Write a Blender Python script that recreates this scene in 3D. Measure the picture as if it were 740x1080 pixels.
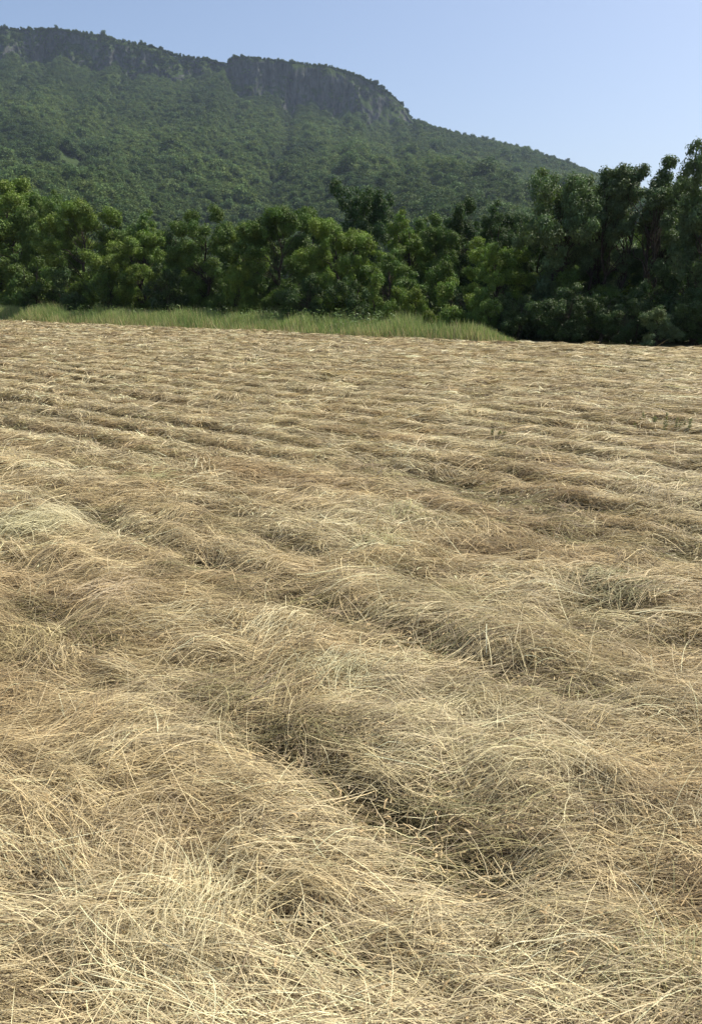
import bpy, math, random
import numpy as np
from math import radians as R, sin, cos, pi

for o in list(bpy.data.objects):
    bpy.data.objects.remove(o, do_unlink=True)
SC = bpy.context.scene
COL = SC.collection

# ------------------------------------------------------------------ camera
PW, PH, F = 740.0, 1080.0, 899.0          # photo frame and focal length in its pixels
CZ = 1.65
HORIZON = 308.0
PITCH = math.atan((PH/2-HORIZON)/F)
cam_d = bpy.data.cameras.new('camera')
cam_d.sensor_fit = 'VERTICAL'
cam_d.angle = 2*math.atan(PH/2/F)
cam_d.clip_start, cam_d.clip_end = 0.05, 20000
cam = bpy.data.objects.new('camera', cam_d)
COL.objects.link(cam)
cam.location = (0, 0, CZ)
cam.rotation_euler = (pi/2-PITCH, 0, 0)
SC.camera = cam

# ------------------------------------------------------------------ sky, sun, exposure
SUN_EL, SUN_AZ = R(55), R(62)              # azimuth measured from +Y towards +X
w = bpy.data.worlds.new('World'); SC.world = w; w.use_nodes = True
nt = w.node_tree; nt.nodes.clear()
sky = nt.nodes.new('ShaderNodeTexSky'); sky.sky_type = 'NISHITA'; sky.sun_disc = False
sky.sun_elevation = SUN_EL; sky.sun_rotation = SUN_AZ
sky.altitude = 300; sky.air_density = 0.85; sky.dust_density = 3.2; sky.ozone_density = 2.2
bg = nt.nodes.new('ShaderNodeBackground'); bg.inputs[1].default_value = 0.116
wo = nt.nodes.new('ShaderNodeOutputWorld')
nt.links.new(sky.outputs[0], bg.inputs[0]); nt.links.new(bg.outputs[0], wo.inputs[0])
sd = bpy.data.lights.new('sun', 'SUN'); sd.energy = 4.9; sd.angle = R(0.53); sd.color = (1, 0.93, 0.80)
sun = bpy.data.objects.new('sun', sd); COL.objects.link(sun)
from mathutils import Vector
to_sun = Vector((cos(SUN_EL)*sin(SUN_AZ), cos(SUN_EL)*cos(SUN_AZ), sin(SUN_EL)))
sun.rotation_euler = to_sun.to_track_quat('Z', 'Y').to_euler()
sun.location = (20, 10, 40)
vs = SC.view_settings
vs.view_transform = 'Standard'; vs.look = 'None'; vs.gamma = 1; vs.use_curve_mapping = False
vs.exposure = 0.5
SC.cycles.max_bounces = 7
SC.cycles.diffuse_bounces = 3
SC.cycles.transmission_bounces = 3
SC.cycles.volume_bounces = 1
SC.cycles.transparent_max_bounces = 4
SC.cycles.use_adaptive_sampling = False
SC.cycles.denoising_prefilter = 'ACCURATE'
SC.cycles.use_denoising = True

# ------------------------------------------------------------------ helpers
CP, SP = cos(PITCH), sin(PITCH)
def at(px, py, Y):
    """world X, Z of the photo pixel on the vertical plane at distance Y"""
    kx, ky = (px-PW/2)/F, (PH/2-py)/F
    dy, dz = CP+ky*SP, -SP+ky*CP
    t = Y/dy
    return kx*t, CZ+dz*t
def ground_at(px, py, z=0.0):
    kx, ky = (px-PW/2)/F, (PH/2-py)/F
    dy, dz = CP+ky*SP, -SP+ky*CP
    t = (z-CZ)/dz
    return kx*t, dy*t

def hash2(ix, iy, seed):
    h = (ix.astype(np.int64)*374761393 + iy.astype(np.int64)*668265263 + seed*1442695041) & 0xffffffff
    h = ((h ^ (h >> 13)) * 1274126177) & 0xffffffff
    h = ((h ^ (h >> 16)) * 2246822519) & 0xffffffff
    return ((h ^ (h >> 15)) & 0xffffff)/float(0xffffff)
def vnoise(x, y, seed=0):
    """smooth value noise in -1..1"""
    x = np.asarray(x, float); y = np.asarray(y, float)
    ix, iy = np.floor(x), np.floor(y)
    fx, fy = x-ix, y-iy
    fx = fx*fx*fx*(fx*(fx*6-15)+10); fy = fy*fy*fy*(fy*(fy*6-15)+10)
    a = hash2(ix, iy, seed); b = hash2(ix+1, iy, seed)
    c = hash2(ix, iy+1, seed); d = hash2(ix+1, iy+1, seed)
    return 2*((a+(b-a)*fx)+((c+(d-c)*fx)-(a+(b-a)*fx))*fy)-1
def fbm(x, y, seed=0, octs=3, gain=0.5):
    s, a, n = 0, 1.0, 0
    for k in range(octs):
        s = s+a*vnoise(np.asarray(x)*2**k+17.3*k, np.asarray(y)*2**k-9.1*k, seed+k); n += a; a *= gain
    return s/n
def sstep(a, b, x):
    t = np.clip((np.asarray(x, float)-a)/(b-a), 0, 1); return t*t*(3-2*t)

def mesh_np(name, verts, faces, mat, col=None, smooth=False):
    """verts (n,3), faces (m,k) all the same size"""
    me = bpy.data.meshes.new(name)
    verts = np.ascontiguousarray(verts, dtype=np.float32); faces = np.ascontiguousarray(faces, dtype=np.int32)
    k = faces.shape[1]
    me.vertices.add(len(verts)); me.vertices.foreach_set('co', verts.ravel())
    me.loops.add(faces.size); me.loops.foreach_set('vertex_index', faces.ravel())
    me.polygons.add(len(faces))
    me.polygons.foreach_set('loop_start', np.arange(0, faces.size, k, dtype=np.int32))
    me.polygons.foreach_set('use_smooth', np.full(len(faces), smooth, dtype=bool))
    if col is not None:
        at_ = me.attributes.new('tint', 'FLOAT_COLOR', 'POINT')
        c4 = np.ones((len(verts), 4), np.float32); c4[:, :3] = col
        at_.data.foreach_set('color', c4.ravel())
    me.update(calc_edges=True)
    me.materials.append(mat)
    return me
def link(name, me, parent=None, loc=None):
    o = bpy.data.objects.new(name, me); COL.objects.link(o)
    if parent: o.parent = parent
    if loc: o.location = loc
    return o
def tag(o, label=None, cat=None, group=None, kind=None):
    if label: o['label'] = label
    if cat: o['category'] = cat
    if group: o['group'] = group
    if kind: o['kind'] = kind
    return o

# ------------------------------------------------------------------ materials
def new_mat(name):
    m = bpy.data.materials.new(name); m.use_nodes = True
    t = m.node_tree; t.nodes.clear()
    out = t.nodes.new('ShaderNodeOutputMaterial')
    return m, t, out
def N(t, typ, **kw):
    n = t.nodes.new(typ)
    for k, v in kw.items(): setattr(n, k, v)
    return n
def hay_material(name, transl=0.13, rough=0.55, spec=0.25):
    m, t, out = new_mat(name)
    a = N(t, 'ShaderNodeAttribute', attribute_name='tint')
    p = N(t, 'ShaderNodeBsdfPrincipled'); p.inputs['Roughness'].default_value = rough
    p.inputs['Specular IOR Level'].default_value = spec
    tr = N(t, 'ShaderNodeBsdfTranslucent')
    mx = N(t, 'ShaderNodeMixShader'); mx.inputs[0].default_value = transl
    t.links.new(a.outputs['Color'], p.inputs['Base Color']); t.links.new(a.outputs['Color'], tr.inputs[0])
    t.links.new(p.outputs[0], mx.inputs[1]); t.links.new(tr.outputs[0], mx.inputs[2]); t.links.new(mx.outputs[0], out.inputs[0])
    return m
def leaf_material(name, transl=0.17):
    """leaf colour = the tree's own colour (object colour) times the leaf's own tint"""
    m, t, out = new_mat(name)
    a = N(t, 'ShaderNodeAttribute', attribute_name='tint')
    oi = N(t, 'ShaderNodeObjectInfo')
    mul = N(t, 'ShaderNodeMix', data_type='RGBA', blend_type='MULTIPLY'); mul.inputs[0].default_value = 1
    t.links.new(oi.outputs['Color'], mul.inputs[6]); t.links.new(a.outputs['Color'], mul.inputs[7])
    p = N(t, 'ShaderNodeBsdfPrincipled'); p.inputs['Roughness'].default_value = 0.55
    p.inputs['Specular IOR Level'].default_value = 0.2
    tr = N(t, 'ShaderNodeBsdfTranslucent')
    tc = N(t, 'ShaderNodeMix', data_type='RGBA', blend_type='MULTIPLY'); tc.inputs[0].default_value = 1
    tc.inputs[7].default_value = (1.1, 1.4, 0.6, 1)
    t.links.new(mul.outputs[2], tc.inputs[6]); t.links.new(tc.outputs[2], tr.inputs[0])
    mx = N(t, 'ShaderNodeMixShader'); mx.inputs[0].default_value = transl
    t.links.new(mul.outputs[2], p.inputs['Base Color'])
    t.links.new(p.outputs[0], mx.inputs[1]); t.links.new(tr.outputs[0], mx.inputs[2]); t.links.new(mx.outputs[0], out.inputs[0])
    return m
def noise_ground(name, c1, c2, c3, scale, bump=0.3, detail=8):
    m, t, out = new_mat(name)
    g = N(t, 'ShaderNodeNewGeometry')
    n1 = N(t, 'ShaderNodeTexNoise'); n1.inputs['Scale'].default_value = scale; n1.inputs['Detail'].default_value = detail
    n2 = N(t, 'ShaderNodeTexNoise'); n2.inputs['Scale'].default_value = scale*0.13; n2.inputs['Detail'].default_value = 4
    t.links.new(g.outputs['Position'], n1.inputs['Vector']); t.links.new(g.outputs['Position'], n2.inputs['Vector'])
    r = N(t, 'ShaderNodeValToRGB'); e = r.color_ramp.elements
    e[0].position, e[0].color = 0.35, (*c1, 1); e[1].position, e[1].color = 0.65, (*c2, 1)
    mx = N(t, 'ShaderNodeMix', data_type='RGBA'); mx.inputs[7].default_value = (*c3, 1)
    rr = N(t, 'ShaderNodeMapRange'); rr.inputs[1].default_value = 0.42; rr.inputs[2].default_value = 0.62
    t.links.new(n1.outputs[0], r.inputs[0]); t.links.new(n2.outputs[0], rr.inputs[0]); t.links.new(rr.outputs[0], mx.inputs[0])
    t.links.new(r.outputs[0], mx.inputs[6])
    p = N(t, 'ShaderNodeBsdfPrincipled'); p.inputs['Roughness'].default_value = 0.9; p.inputs['Specular IOR Level'].default_value = 0.1
    b = N(t, 'ShaderNodeBump'); b.inputs['Strength'].default_value = bump
    t.links.new(n1.outputs[0], b.inputs['Height']); t.links.new(b.outputs[0], p.inputs['Normal'])
    t.links.new(mx.outputs[2], p.inputs['Base Color']); t.links.new(p.outputs[0], out.inputs[0])
    return m
M_HAY = hay_material('hay')
M_GRASS = hay_material('green_grass', 0.35, 0.5, 0.3)
M_LEAF = leaf_material('leaves')
M_GROUND = noise_ground('meadow_soil', (0.05, 0.06, 0.022), (0.09, 0.10, 0.04), (0.10, 0.085, 0.045), 2.0)
M_BARK = noise_ground('bark', (0.035, 0.028, 0.02), (0.09, 0.075, 0.055), (0.06, 0.05, 0.04), 9.0, 0.6)

def field_material():
    m, t, out = new_mat('stubble')
    a = N(t, 'ShaderNodeAttribute', attribute_name='tint')
    g = N(t, 'ShaderNodeNewGeometry')
    mp = N(t, 'ShaderNodeMapping'); mp.inputs['Scale'].default_value = (14, 90, 40); mp.inputs['Rotation'].default_value = (0, 0, 0.4)
    t.links.new(g.outputs['Position'], mp.inputs[0])
    n1 = N(t, 'ShaderNodeTexNoise'); n1.inputs['Scale'].default_value = 1.0; n1.inputs['Detail'].default_value = 6; n1.inputs['Distortion'].default_value = 3.0; n1.inputs['Roughness'].default_value = 0.75
    t.links.new(mp.outputs[0], n1.inputs['Vector'])
    rr = N(t, 'ShaderNodeMapRange'); rr.inputs[1].default_value = 0.3; rr.inputs[2].default_value = 0.7
    rr.inputs[3].default_value = 0.25; rr.inputs[4].default_value = 1.35
    t.links.new(n1.outputs[0], rr.inputs[0])
    mul = N(t, 'ShaderNodeVectorMath', operation='SCALE')
    t.links.new(a.outputs['Color'], mul.inputs[0]); t.links.new(rr.outputs[0], mul.inputs['Scale'])
    p = N(t, 'ShaderNodeBsdfPrincipled'); p.inputs['Roughness'].default_value = 0.9; p.inputs['Specular IOR Level'].default_value = 0.1
    b = N(t, 'ShaderNodeBump'); b.inputs['Strength'].default_value = 0.6; b.inputs['Distance'].default_value = 0.03
    t.links.new(n1.outputs[0], b.inputs['Height']); t.links.new(b.outputs[0], p.inputs['Normal'])
    t.links.new(mul.outputs[0], p.inputs['Base Color']); t.links.new(p.outputs[0], out.inputs[0])
    return m
M_FIELD = field_material()

def hill_material():
    m, t, out = new_mat('hill_rock_and_scrub')
    g = N(t, 'ShaderNodeNewGeometry')
    sx = N(t, 'ShaderNodeSeparateXYZ'); t.links.new(g.outputs['True Normal'], sx.inputs[0])
    # rock: grey with vertical streaks
    mp = N(t, 'ShaderNodeMapping'); mp.inputs['Scale'].default_value = (0.16, 0.16, 0.05)
    t.links.new(g.outputs['Position'], mp.inputs[0])
    n1 = N(t, 'ShaderNodeTexNoise'); n1.inputs['Scale'].default_value = 1; n1.inputs['Detail'].default_value = 8; n1.inputs['Roughness'].default_value = 0.65
    t.links.new(mp.outputs[0], n1.inputs['Vector'])
    rk = N(t, 'ShaderNodeValToRGB'); e = rk.color_ramp.elements
    e[0].position, e[0].color = 0.32, (0.030, 0.036, 0.034, 1); e[1].position, e[1].color = 0.72, (0.165, 0.165, 0.160, 1)
    t.links.new(n1.outputs[0], rk.inputs[0])
    n2 = N(t, 'ShaderNodeTexNoise'); n2.inputs['Scale'].default_value = 0.035; n2.inputs['Detail'].default_value = 7
    t.links.new(g.outputs['Position'], n2.inputs['Vector'])
    gr = N(t, 'ShaderNodeValToRGB'); e = gr.color_ramp.elements
    e[0].position, e[0].color = 0.35, (0.040, 0.065, 0.022, 1); e[1].position, e[1].color = 0.7, (0.060, 0.088, 0.032, 1)
    t.links.new(n2.outputs[0], gr.inputs[0])
    # slope + noise decides
    ad = N(t, 'ShaderNodeMath', operation='MULTIPLY_ADD'); ad.inputs[1].default_value = 0.5
    t.links.new(n2.outputs[0], ad.inputs[0]); t.links.new(sx.outputs['Z'], ad.inputs[2])
    rr = N(t, 'ShaderNodeMapRange'); rr.inputs[1].default_value = 0.55; rr.inputs[2].default_value = 0.75
    t.links.new(ad.outputs[0], rr.inputs[0])
    mx = N(t, 'ShaderNodeMix', data_type='RGBA')
    t.links.new(rr.outputs[0], mx.inputs[0]); t.links.new(rk.outputs[0], mx.inputs[6]); t.links.new(gr.outputs[0], mx.inputs[7])
    p = N(t, 'ShaderNodeBsdfPrincipled'); p.inputs['Roughness'].default_value = 0.95; p.inputs['Specular IOR Level'].default_value = 0.05
    b = N(t, 'ShaderNodeBump'); b.inputs['Strength'].default_value = 1.0; b.inputs['Distance'].default_value = 5
    t.links.new(n1.outputs[0], b.inputs['Height']); t.links.new(b.outputs[0], p.inputs['Normal'])
    t.links.new(mx.outputs[2], p.inputs['Base Color']); t.links.new(p.outputs[0], out.inputs[0])
    return m
M_HILL = hill_material()

# ------------------------------------------------------------------ field edge (parallel to the mown swaths)
EA = np.array(ground_at(-400, 319.0+0)); EA = np.array(ground_at(0, 339))
EB = np.array(ground_at(520, 362)); EC = np.array(ground_at(740, 368))
def edge_y(X):
    """distance of the far edge of the mown field at a given X"""
    s1 = (EB[1]-EA[1])/(EB[0]-EA[0]); s2 = (EC[1]-EB[1])/(EC[0]-EB[0])
    X = np.asarray(X, float)
    return np.where(X < EB[0], EB[1]+(X-EB[0])*s1, EB[1]+(X-EB[0])*s2)+0.35*vnoise(X*0.35, X*0+3, 77)+0.2*vnoise(X*1.3, X*0+8, 78)
SW = (EB-EA)/np.linalg.norm(EB-EA)           # swath direction
NRM = np.array([-SW[1], SW[0]])
PITCHW = 0.74                                # distance from swath to swath
# the deep troughs one can follow in the hay: pixel start, pixel end, half width in metres, strength
LINES = [((200, 745), (400, 850), .15, .75), ((390, 848), (500, 905), .16, 1.0), ((80, 540), (340, 640), .15, 1.0), ((330, 632), (600, 735), .15, .95), ((230, 545), (330, 590), .13, .8), ((400, 600), (470, 632), .11, .6),
         ((370, 485), (640, 545), .17, .75), ((500, 525), (740, 590), .20, .75), ((590, 650), (740, 680), .13, .8), ((20, 640), (110, 690), .12, .7), ((560, 860), (740, 900), .10, .5),
         ((0, 700), (120, 730), .10, .45), ((120, 880), (300, 960), .12, .35)]
LINES = [(np.array(ground_at(*p, 0.06)), np.array(ground_at(*q, 0.06)), w_, k_) for p, q, w_, k_ in LINES]
PITS = [((497, 912), .17, 1.0), ((62, 648), .13, .8), ((455, 850), .16, .6), ((330, 800), .16, .55), ((505, 770), .08, .8), ((615, 840), .10, .7), ((25, 600), .16, .8), ((470, 742), .10, .6), ((650, 640), .20, 1.0), ((620, 632), .16, .8), ((30, 940), .10, .5), ((270, 975), .07, .4)]
PITS = [(np.array(ground_at(*p, 0.06)), r_, k_) for p, r_, k_ in PITS]
def row_phase(x, y):
    warp = 0.20*fbm(x*0.22, y*0.22, 5, 2)+0.07*vnoise(x*1.1, y*1.1, 9)
    return (x*NRM[0]+y*NRM[1]+warp-1.97)/PITCHW
def trough(x, y):
    x = np.asarray(x, float); y = np.asarray(y, float)
    s = row_phase(x, y)
    c = 0.5+0.5*np.cos(2*pi*s)
    along = x*SW[0]+y*SW[1]
    st = 0.25+0.75*sstep(-0.45, 0.3, fbm(along*0.40, np.round(s)*3.7, 12, 2))
    far = 0.30+0.85*sstep(5.5, 9.5, y+0.7*x)
    T = (c**3)*st*far
    wx = 0.06*fbm(x*1.9, y*1.9, 201, 2); wy = 0.06*fbm(x*1.9+9, y*1.9, 203, 2); wd_ = 1+0.5*vnoise(x*2.3, y*2.3, 205)
    for p, q, w_, k_ in LINES:
        e = q-p; l2 = e@e
        t = np.clip(((x+wx-p[0])*e[0]+(y+wy-p[1])*e[1])/l2, 0, 1)
        d2 = (x+wx-p[0]-t*e[0])**2+(y+wy-p[1]-t*e[1])**2
        T = np.maximum(T, k_*(0.75+.35*vnoise(t*7+p[0]*3, t*0, 207))*np.exp(-d2/(w_*wd_)**2))
    for p, r_, k_ in PITS:
        T = np.maximum(T, k_*np.exp(-((x+wx*.6-p[0])**2+(y+wy*.6-p[1])**2)/r_**2))
    return T
def height(x, y):
    x = np.asarray(x, float); y = np.asarray(y, float)
    tr = trough(x, y)
    u = x*SW[0]+y*SW[1]; v = x*NRM[0]+y*NRM[1]
    d = np.hypot(x, y)
    mat = np.abs(vnoise(u*0.55+0.8*vnoise(x*2, y*2, 34), v*3.0+0.5*vnoise(x, y, 35), 33))*0.7+0.5*np.abs(vnoise(u*3, v*7, 36))
    return 0.02-(0.068+0.03*sstep(8, 16, d))*tr+0.016*fbm(x*1.1, y*1.1, 21, 2)+(0.045-.012*sstep(12, 25, d))*mat+0.018*fbm(x*4.5, y*4.5, 31, 2)

# ------------------------------------------------------------------ ground sheet, field relief
S = 4200.0
gv = np.array([[-S, -S, -.16], [S, -S, -.16], [S, S, -.16], [-S, S, -.16]])
g = link('ground', mesh_np('ground', gv, np.array([[0, 1, 2, 3]]), M_GROUND)); tag(g, 'green rough ground around and behind the mown field', None, None, 'structure')

HAYS = np.array([[0.74, 0.63, 0.385], [0.59, 0.47, 0.255], [0.455, 0.34, 0.18], [0.37, 0.34, 0.16], [0.24, 0.255, 0.10], [0.20, 0.15, 0.09]])
def build_field():
    nr, nc = 520, 440
    rows = np.concatenate([np.linspace(-4, 1, 60, endpoint=False), 1+(np.geomspace(1, 75, nr-60)-1)])
    u = np.linspace(-1, 1, nc)
    Y = np.repeat(rows[:, None], nc, 1)
    X = u[None, :]*(4+0.85*np.maximum(rows, 0))[:, None]
    ey = edge_y(X)
    Yc = np.minimum(Y, ey+0.6)
    Z = height(X, Yc)
    border = (np.abs(u)[None, :] > 0.996) | (Y > ey+0.3)
    Z = np.where(border, -0.2, Z)
    tr = trough(X, Yc)
    pch = fbm(X*0.5, Yc*0.5, 61, 3)
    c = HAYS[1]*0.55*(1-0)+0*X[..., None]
    c = c*(1-sstep(.1, .7, tr)[..., None]*0.75)+np.array([0.075, 0.072, 0.030])*(sstep(.1, .7, tr)[..., None]*0.75)  # trough stubble: its own olive-brown, darkened further in place of shade
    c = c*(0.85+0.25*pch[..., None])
    V = np.stack([X, Yc, Z], -1).reshape(-1, 3)
    i = np.arange(nr*nc).reshape(nr, nc)
    Fc = np.stack([i[:-1, :-1], i[:-1, 1:], i[1:, 1:], i[1:, :-1]], -1).reshape(-1, 4)
    o = link('field', mesh_np('field', V, Fc, M_FIELD, c.reshape(-1, 3), True))
    tag(o, 'mown field of stubble in diagonal swaths', None, None, 'structure')
build_field()

# ------------------------------------------------------------------ strands
def ribbons(px, py, z0, th, L, wd, nseg, arch, curl, rise, roll, taper=0.85, hfun=height, kink=0):
    n = len(px)
    t = np.linspace(0, 1, nseg+1)
    ang = th[:, None]+curl[:, None]*(t[None, :]-0.5)
    kr = np.random.default_rng(n)
    ka = np.where(kr.random(n) < .2, kr.normal(0, .5, n), 0); kt = kr.uniform(.25, .85, n)
    ang = ang+ka[:, None]*(t[None, :] > kt[:, None])
    dl = (L/nseg)[:, None]
    cx = np.cumsum(np.concatenate([np.zeros((n, 1)), np.cos(ang[:, :-1])*dl], 1), 1)
    cy = np.cumsum(np.concatenate([np.zeros((n, 1)), np.sin(ang[:, :-1])*dl], 1), 1)
    # steep stalks advance less on the ground
    flat = np.sqrt(np.clip(1-(rise/L)**2, 0.05, 1))[:, None]
    X = px[:, None]+cx*flat-0.5*cx[:, -1:]*flat; Y = py[:, None]+cy*flat-0.5*cy[:, -1:]*flat
    Z = hfun(X, Y)+z0[:, None]+arch[:, None]*4*t*(1-t)+rise[:, None]*t
    wv = (wd[:, None]*(1-taper*t[None, :]**1.5))*0.5
    px_, py_ = -np.sin(ang), np.cos(ang)
    cr, sr = np.cos(roll)[:, None], np.sin(roll)[:, None]
    dx, dy, dz = px_*cr*wv, py_*cr*wv, sr*wv
    A = np.stack([X+dx, Y+dy, Z+dz], -1); B = np.stack([X-dx, Y-dy, Z-dz], -1)
    V = np.stack([A, B], 2).reshape(n, -1, 3)                       # n, (nseg+1)*2, 3
    k = (nseg+1)*2
    base = (np.arange(n)*k)[:, None, None]
    j = np.arange(nseg)[None, :, None]*2
    Fc = base+j+np.array([0, 1, 3, 2])[None, None, :]
    return V.reshape(-1, 3), Fc.reshape(-1, 4), k

def lay_hay(name, rng, y0, y1, dens, per, seg, layer, label, upright=0.03, inner=0.0, outer=0.9, wmul=1.0):
    """locks of strands combed over the swaths; dens = locks per square metre"""
    def halfw(y): return 0.44*y+outer
    area = (halfw(y0)+halfw(y1))*(y1-y0)
    n = int(area*dens)
    yy = y0+(y1-y0)*rng.random(int(n*1.0))
    keep = rng.random(len(yy)) < halfw(yy)/halfw(y1)
    extra = int(n/ max(keep.mean(), .1))
    yy = y0+(y1-y0)*rng.random(extra); xx = (rng.random(extra)*2-1)*halfw(y1)
    ok = (np.abs(xx) < halfw(yy)) & (yy < edge_y(xx)-0.1) & ((inner == 0) | (np.abs(xx) > 0.44*yy+inner))
    xx, yy = xx[ok], yy[ok]
    tr = trough(xx, yy)
    thick = fbm(xx*1.6, yy*1.6, 91, 2)
    ok = rng.random(len(xx)) < (1-0.93*sstep(.15, .7, tr))*(0.78+0.3*thick)
    xx, yy, tr = xx[ok], yy[ok], tr[ok]
    n = len(xx)
    d = np.hypot(xx, yy)
    fl = sstep(5, 11, d)
    base = -0.24-0.26*fl+(0.88-0.48*fl)*(0.95*fbm(xx*0.55, yy*0.55, 41, 2)+1.25*fbm(xx*2.2, yy*2.2, 43, 3))+0.2*np.sin(2*pi*row_phase(xx, yy))
    thl = base+rng.normal(0, 0.20, n)+np.where(rng.random(n) < 0.24-.12*fl, rng.normal(0, 1.2, n), 0)
    thl = thl+np.where(rng.random(n) < .5, pi, 0)*(rng.random(n) < 0.35)
    Ll = np.clip(rng.normal(0.30, 0.09, n), 0.12, 0.6)*np.clip(0.85+0.015*d, 0.85, 1.7)
    curl = rng.normal(0, 0.55, n)
    # patch colour varying by lock; far hay tinted paler for sunlit strand tops
    pc = 0.05+1.2*fbm(xx*0.7+3, yy*0.7, 51, 3)*(1-.4*fl)+0.22*fl-(0.12+0.55*fl)*np.cos(2*pi*row_phase(xx, yy)-0.7)+rng.normal(0, 0.22, n)  # row stripes: swath tone, strengthened to stand in for lit and shaded sides
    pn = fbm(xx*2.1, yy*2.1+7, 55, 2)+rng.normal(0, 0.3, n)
    w_pale = sstep(0.0, 0.5, pc); w_brown = sstep(0.0, 0.45, -pc); w_green = np.clip(sstep(0.18, 0.6, pn)*0.42+sstep(.10, .45, tr)*(0.62+.25*fl), 0, 0.92)  # trough strands greener, tinted stronger far off in place of row shade
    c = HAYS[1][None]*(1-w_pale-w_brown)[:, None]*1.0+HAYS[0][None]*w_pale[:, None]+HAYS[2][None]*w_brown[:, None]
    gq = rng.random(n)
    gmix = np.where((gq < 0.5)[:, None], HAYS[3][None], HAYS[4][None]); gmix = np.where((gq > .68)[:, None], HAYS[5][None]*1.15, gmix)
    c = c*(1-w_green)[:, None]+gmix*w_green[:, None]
    rep = rng.poisson(per, n).clip(1)
    idx = np.repeat(np.arange(n), rep); m = len(idx)
    spread = (0.03+0.0016*d)[idx]
    a = thl[idx]
    of, al = rng.normal(0, 1, m)*spread, rng.normal(0, 1, m)*spread*1.6
    px = xx[idx]-np.sin(a)*of+np.cos(a)*al; py = yy[idx]+np.cos(a)*of+np.sin(a)*al
    th = a+rng.normal(0, 1, m)*np.where(rng.random(m) < .2, .7, .17)
    L = Ll[idx]*rng.uniform(0.55, 1.3, m)
    dd = np.hypot(px, py)
    wd = wmul*np.maximum(0.0019*rng.uniform(0.6, 1.7, m), 0.00072*dd*rng.uniform(0.55, 1.35, m))
    lay = np.abs(rng.normal(0, 1, n))[idx]*layer*0.7+np.abs(rng.normal(0, 1, m))*layer*0.5
    lay *= (0.45+0.55*(1-sstep(.1, .6, tr)))[idx]
    arch = (np.abs(rng.normal(0, 0.022, n))[idx]+np.abs(rng.normal(0, 0.008, m)))*(1-.5*fl[idx])
    up = rng.random(m) < upright
    rise = np.where(up, L*rng.uniform(0.15, 0.7, m), rng.normal(0, 0.012, m))
    wd = np.where(up, wd*0.8, wd)
    rise = np.where(up, rise, np.clip(rise, -0.03, 0.05))
    V, Fc, k = ribbons(px, py, lay, th, L, wd, seg, arch, curl[idx]+rng.normal(0, .28, m), rise, rng.uniform(-0.7, 0.7, m))
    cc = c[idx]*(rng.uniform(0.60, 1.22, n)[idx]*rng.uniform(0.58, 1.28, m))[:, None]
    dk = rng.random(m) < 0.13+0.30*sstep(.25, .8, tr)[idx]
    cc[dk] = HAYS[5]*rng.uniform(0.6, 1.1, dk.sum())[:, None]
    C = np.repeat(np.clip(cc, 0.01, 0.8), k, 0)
    return V, Fc, C
def join(parts):
    Vs, Fs, Cs, b = [], [], [], 0
    for V, Fc, C in parts:
        Vs.append(V); Fs.append(Fc+b); Cs.append(C); b += len(V)
    return np.concatenate(Vs), np.concatenate(Fs), np.concatenate(Cs)

rng = np.random.default_rng(11)
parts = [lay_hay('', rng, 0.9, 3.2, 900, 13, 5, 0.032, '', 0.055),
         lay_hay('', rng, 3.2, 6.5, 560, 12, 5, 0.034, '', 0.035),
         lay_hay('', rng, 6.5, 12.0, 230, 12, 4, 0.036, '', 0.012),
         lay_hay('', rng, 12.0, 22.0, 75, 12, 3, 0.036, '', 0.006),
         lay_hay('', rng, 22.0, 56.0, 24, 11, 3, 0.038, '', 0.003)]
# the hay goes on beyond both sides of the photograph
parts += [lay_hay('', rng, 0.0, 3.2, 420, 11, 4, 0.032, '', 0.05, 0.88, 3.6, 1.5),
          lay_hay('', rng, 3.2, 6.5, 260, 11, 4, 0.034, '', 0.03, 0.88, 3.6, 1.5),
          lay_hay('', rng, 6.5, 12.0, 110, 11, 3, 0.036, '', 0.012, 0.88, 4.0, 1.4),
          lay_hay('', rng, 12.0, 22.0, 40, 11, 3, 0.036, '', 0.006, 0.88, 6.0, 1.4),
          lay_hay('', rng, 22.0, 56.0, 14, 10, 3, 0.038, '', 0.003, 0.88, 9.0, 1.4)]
# pale stalks standing out of the hay close to the photographer
def stray(rng, n, y0, y1):
    yy = rng.uniform(y0, y1, n); xx = rng.uniform(-1, 1, n)*(0.44*yy+0.7)
    L = rng.uniform(0.10, 0.34, n); steep = rng.uniform(0.05, 0.6, n)
    V, Fc, k = ribbons(xx, yy, rng.uniform(0, .02, n), rng.normal(0.9, 1.0, n), L, rng.uniform(.0016, .0030, n), 5,
                       rng.uniform(0, .03, n), rng.normal(0, .7, n), L*steep, rng.uniform(-.8, .8, n), 0.7)
    C = np.repeat(HAYS[0][None]*rng.uniform(.75, 1.25, n)[:, None], k, 0)
    return V, Fc, np.clip(C, 0, .8)
parts.append(stray(rng, 900, 1.0, 2.6)); parts.append(stray(rng, 900, 2.6, 6.0))
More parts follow.
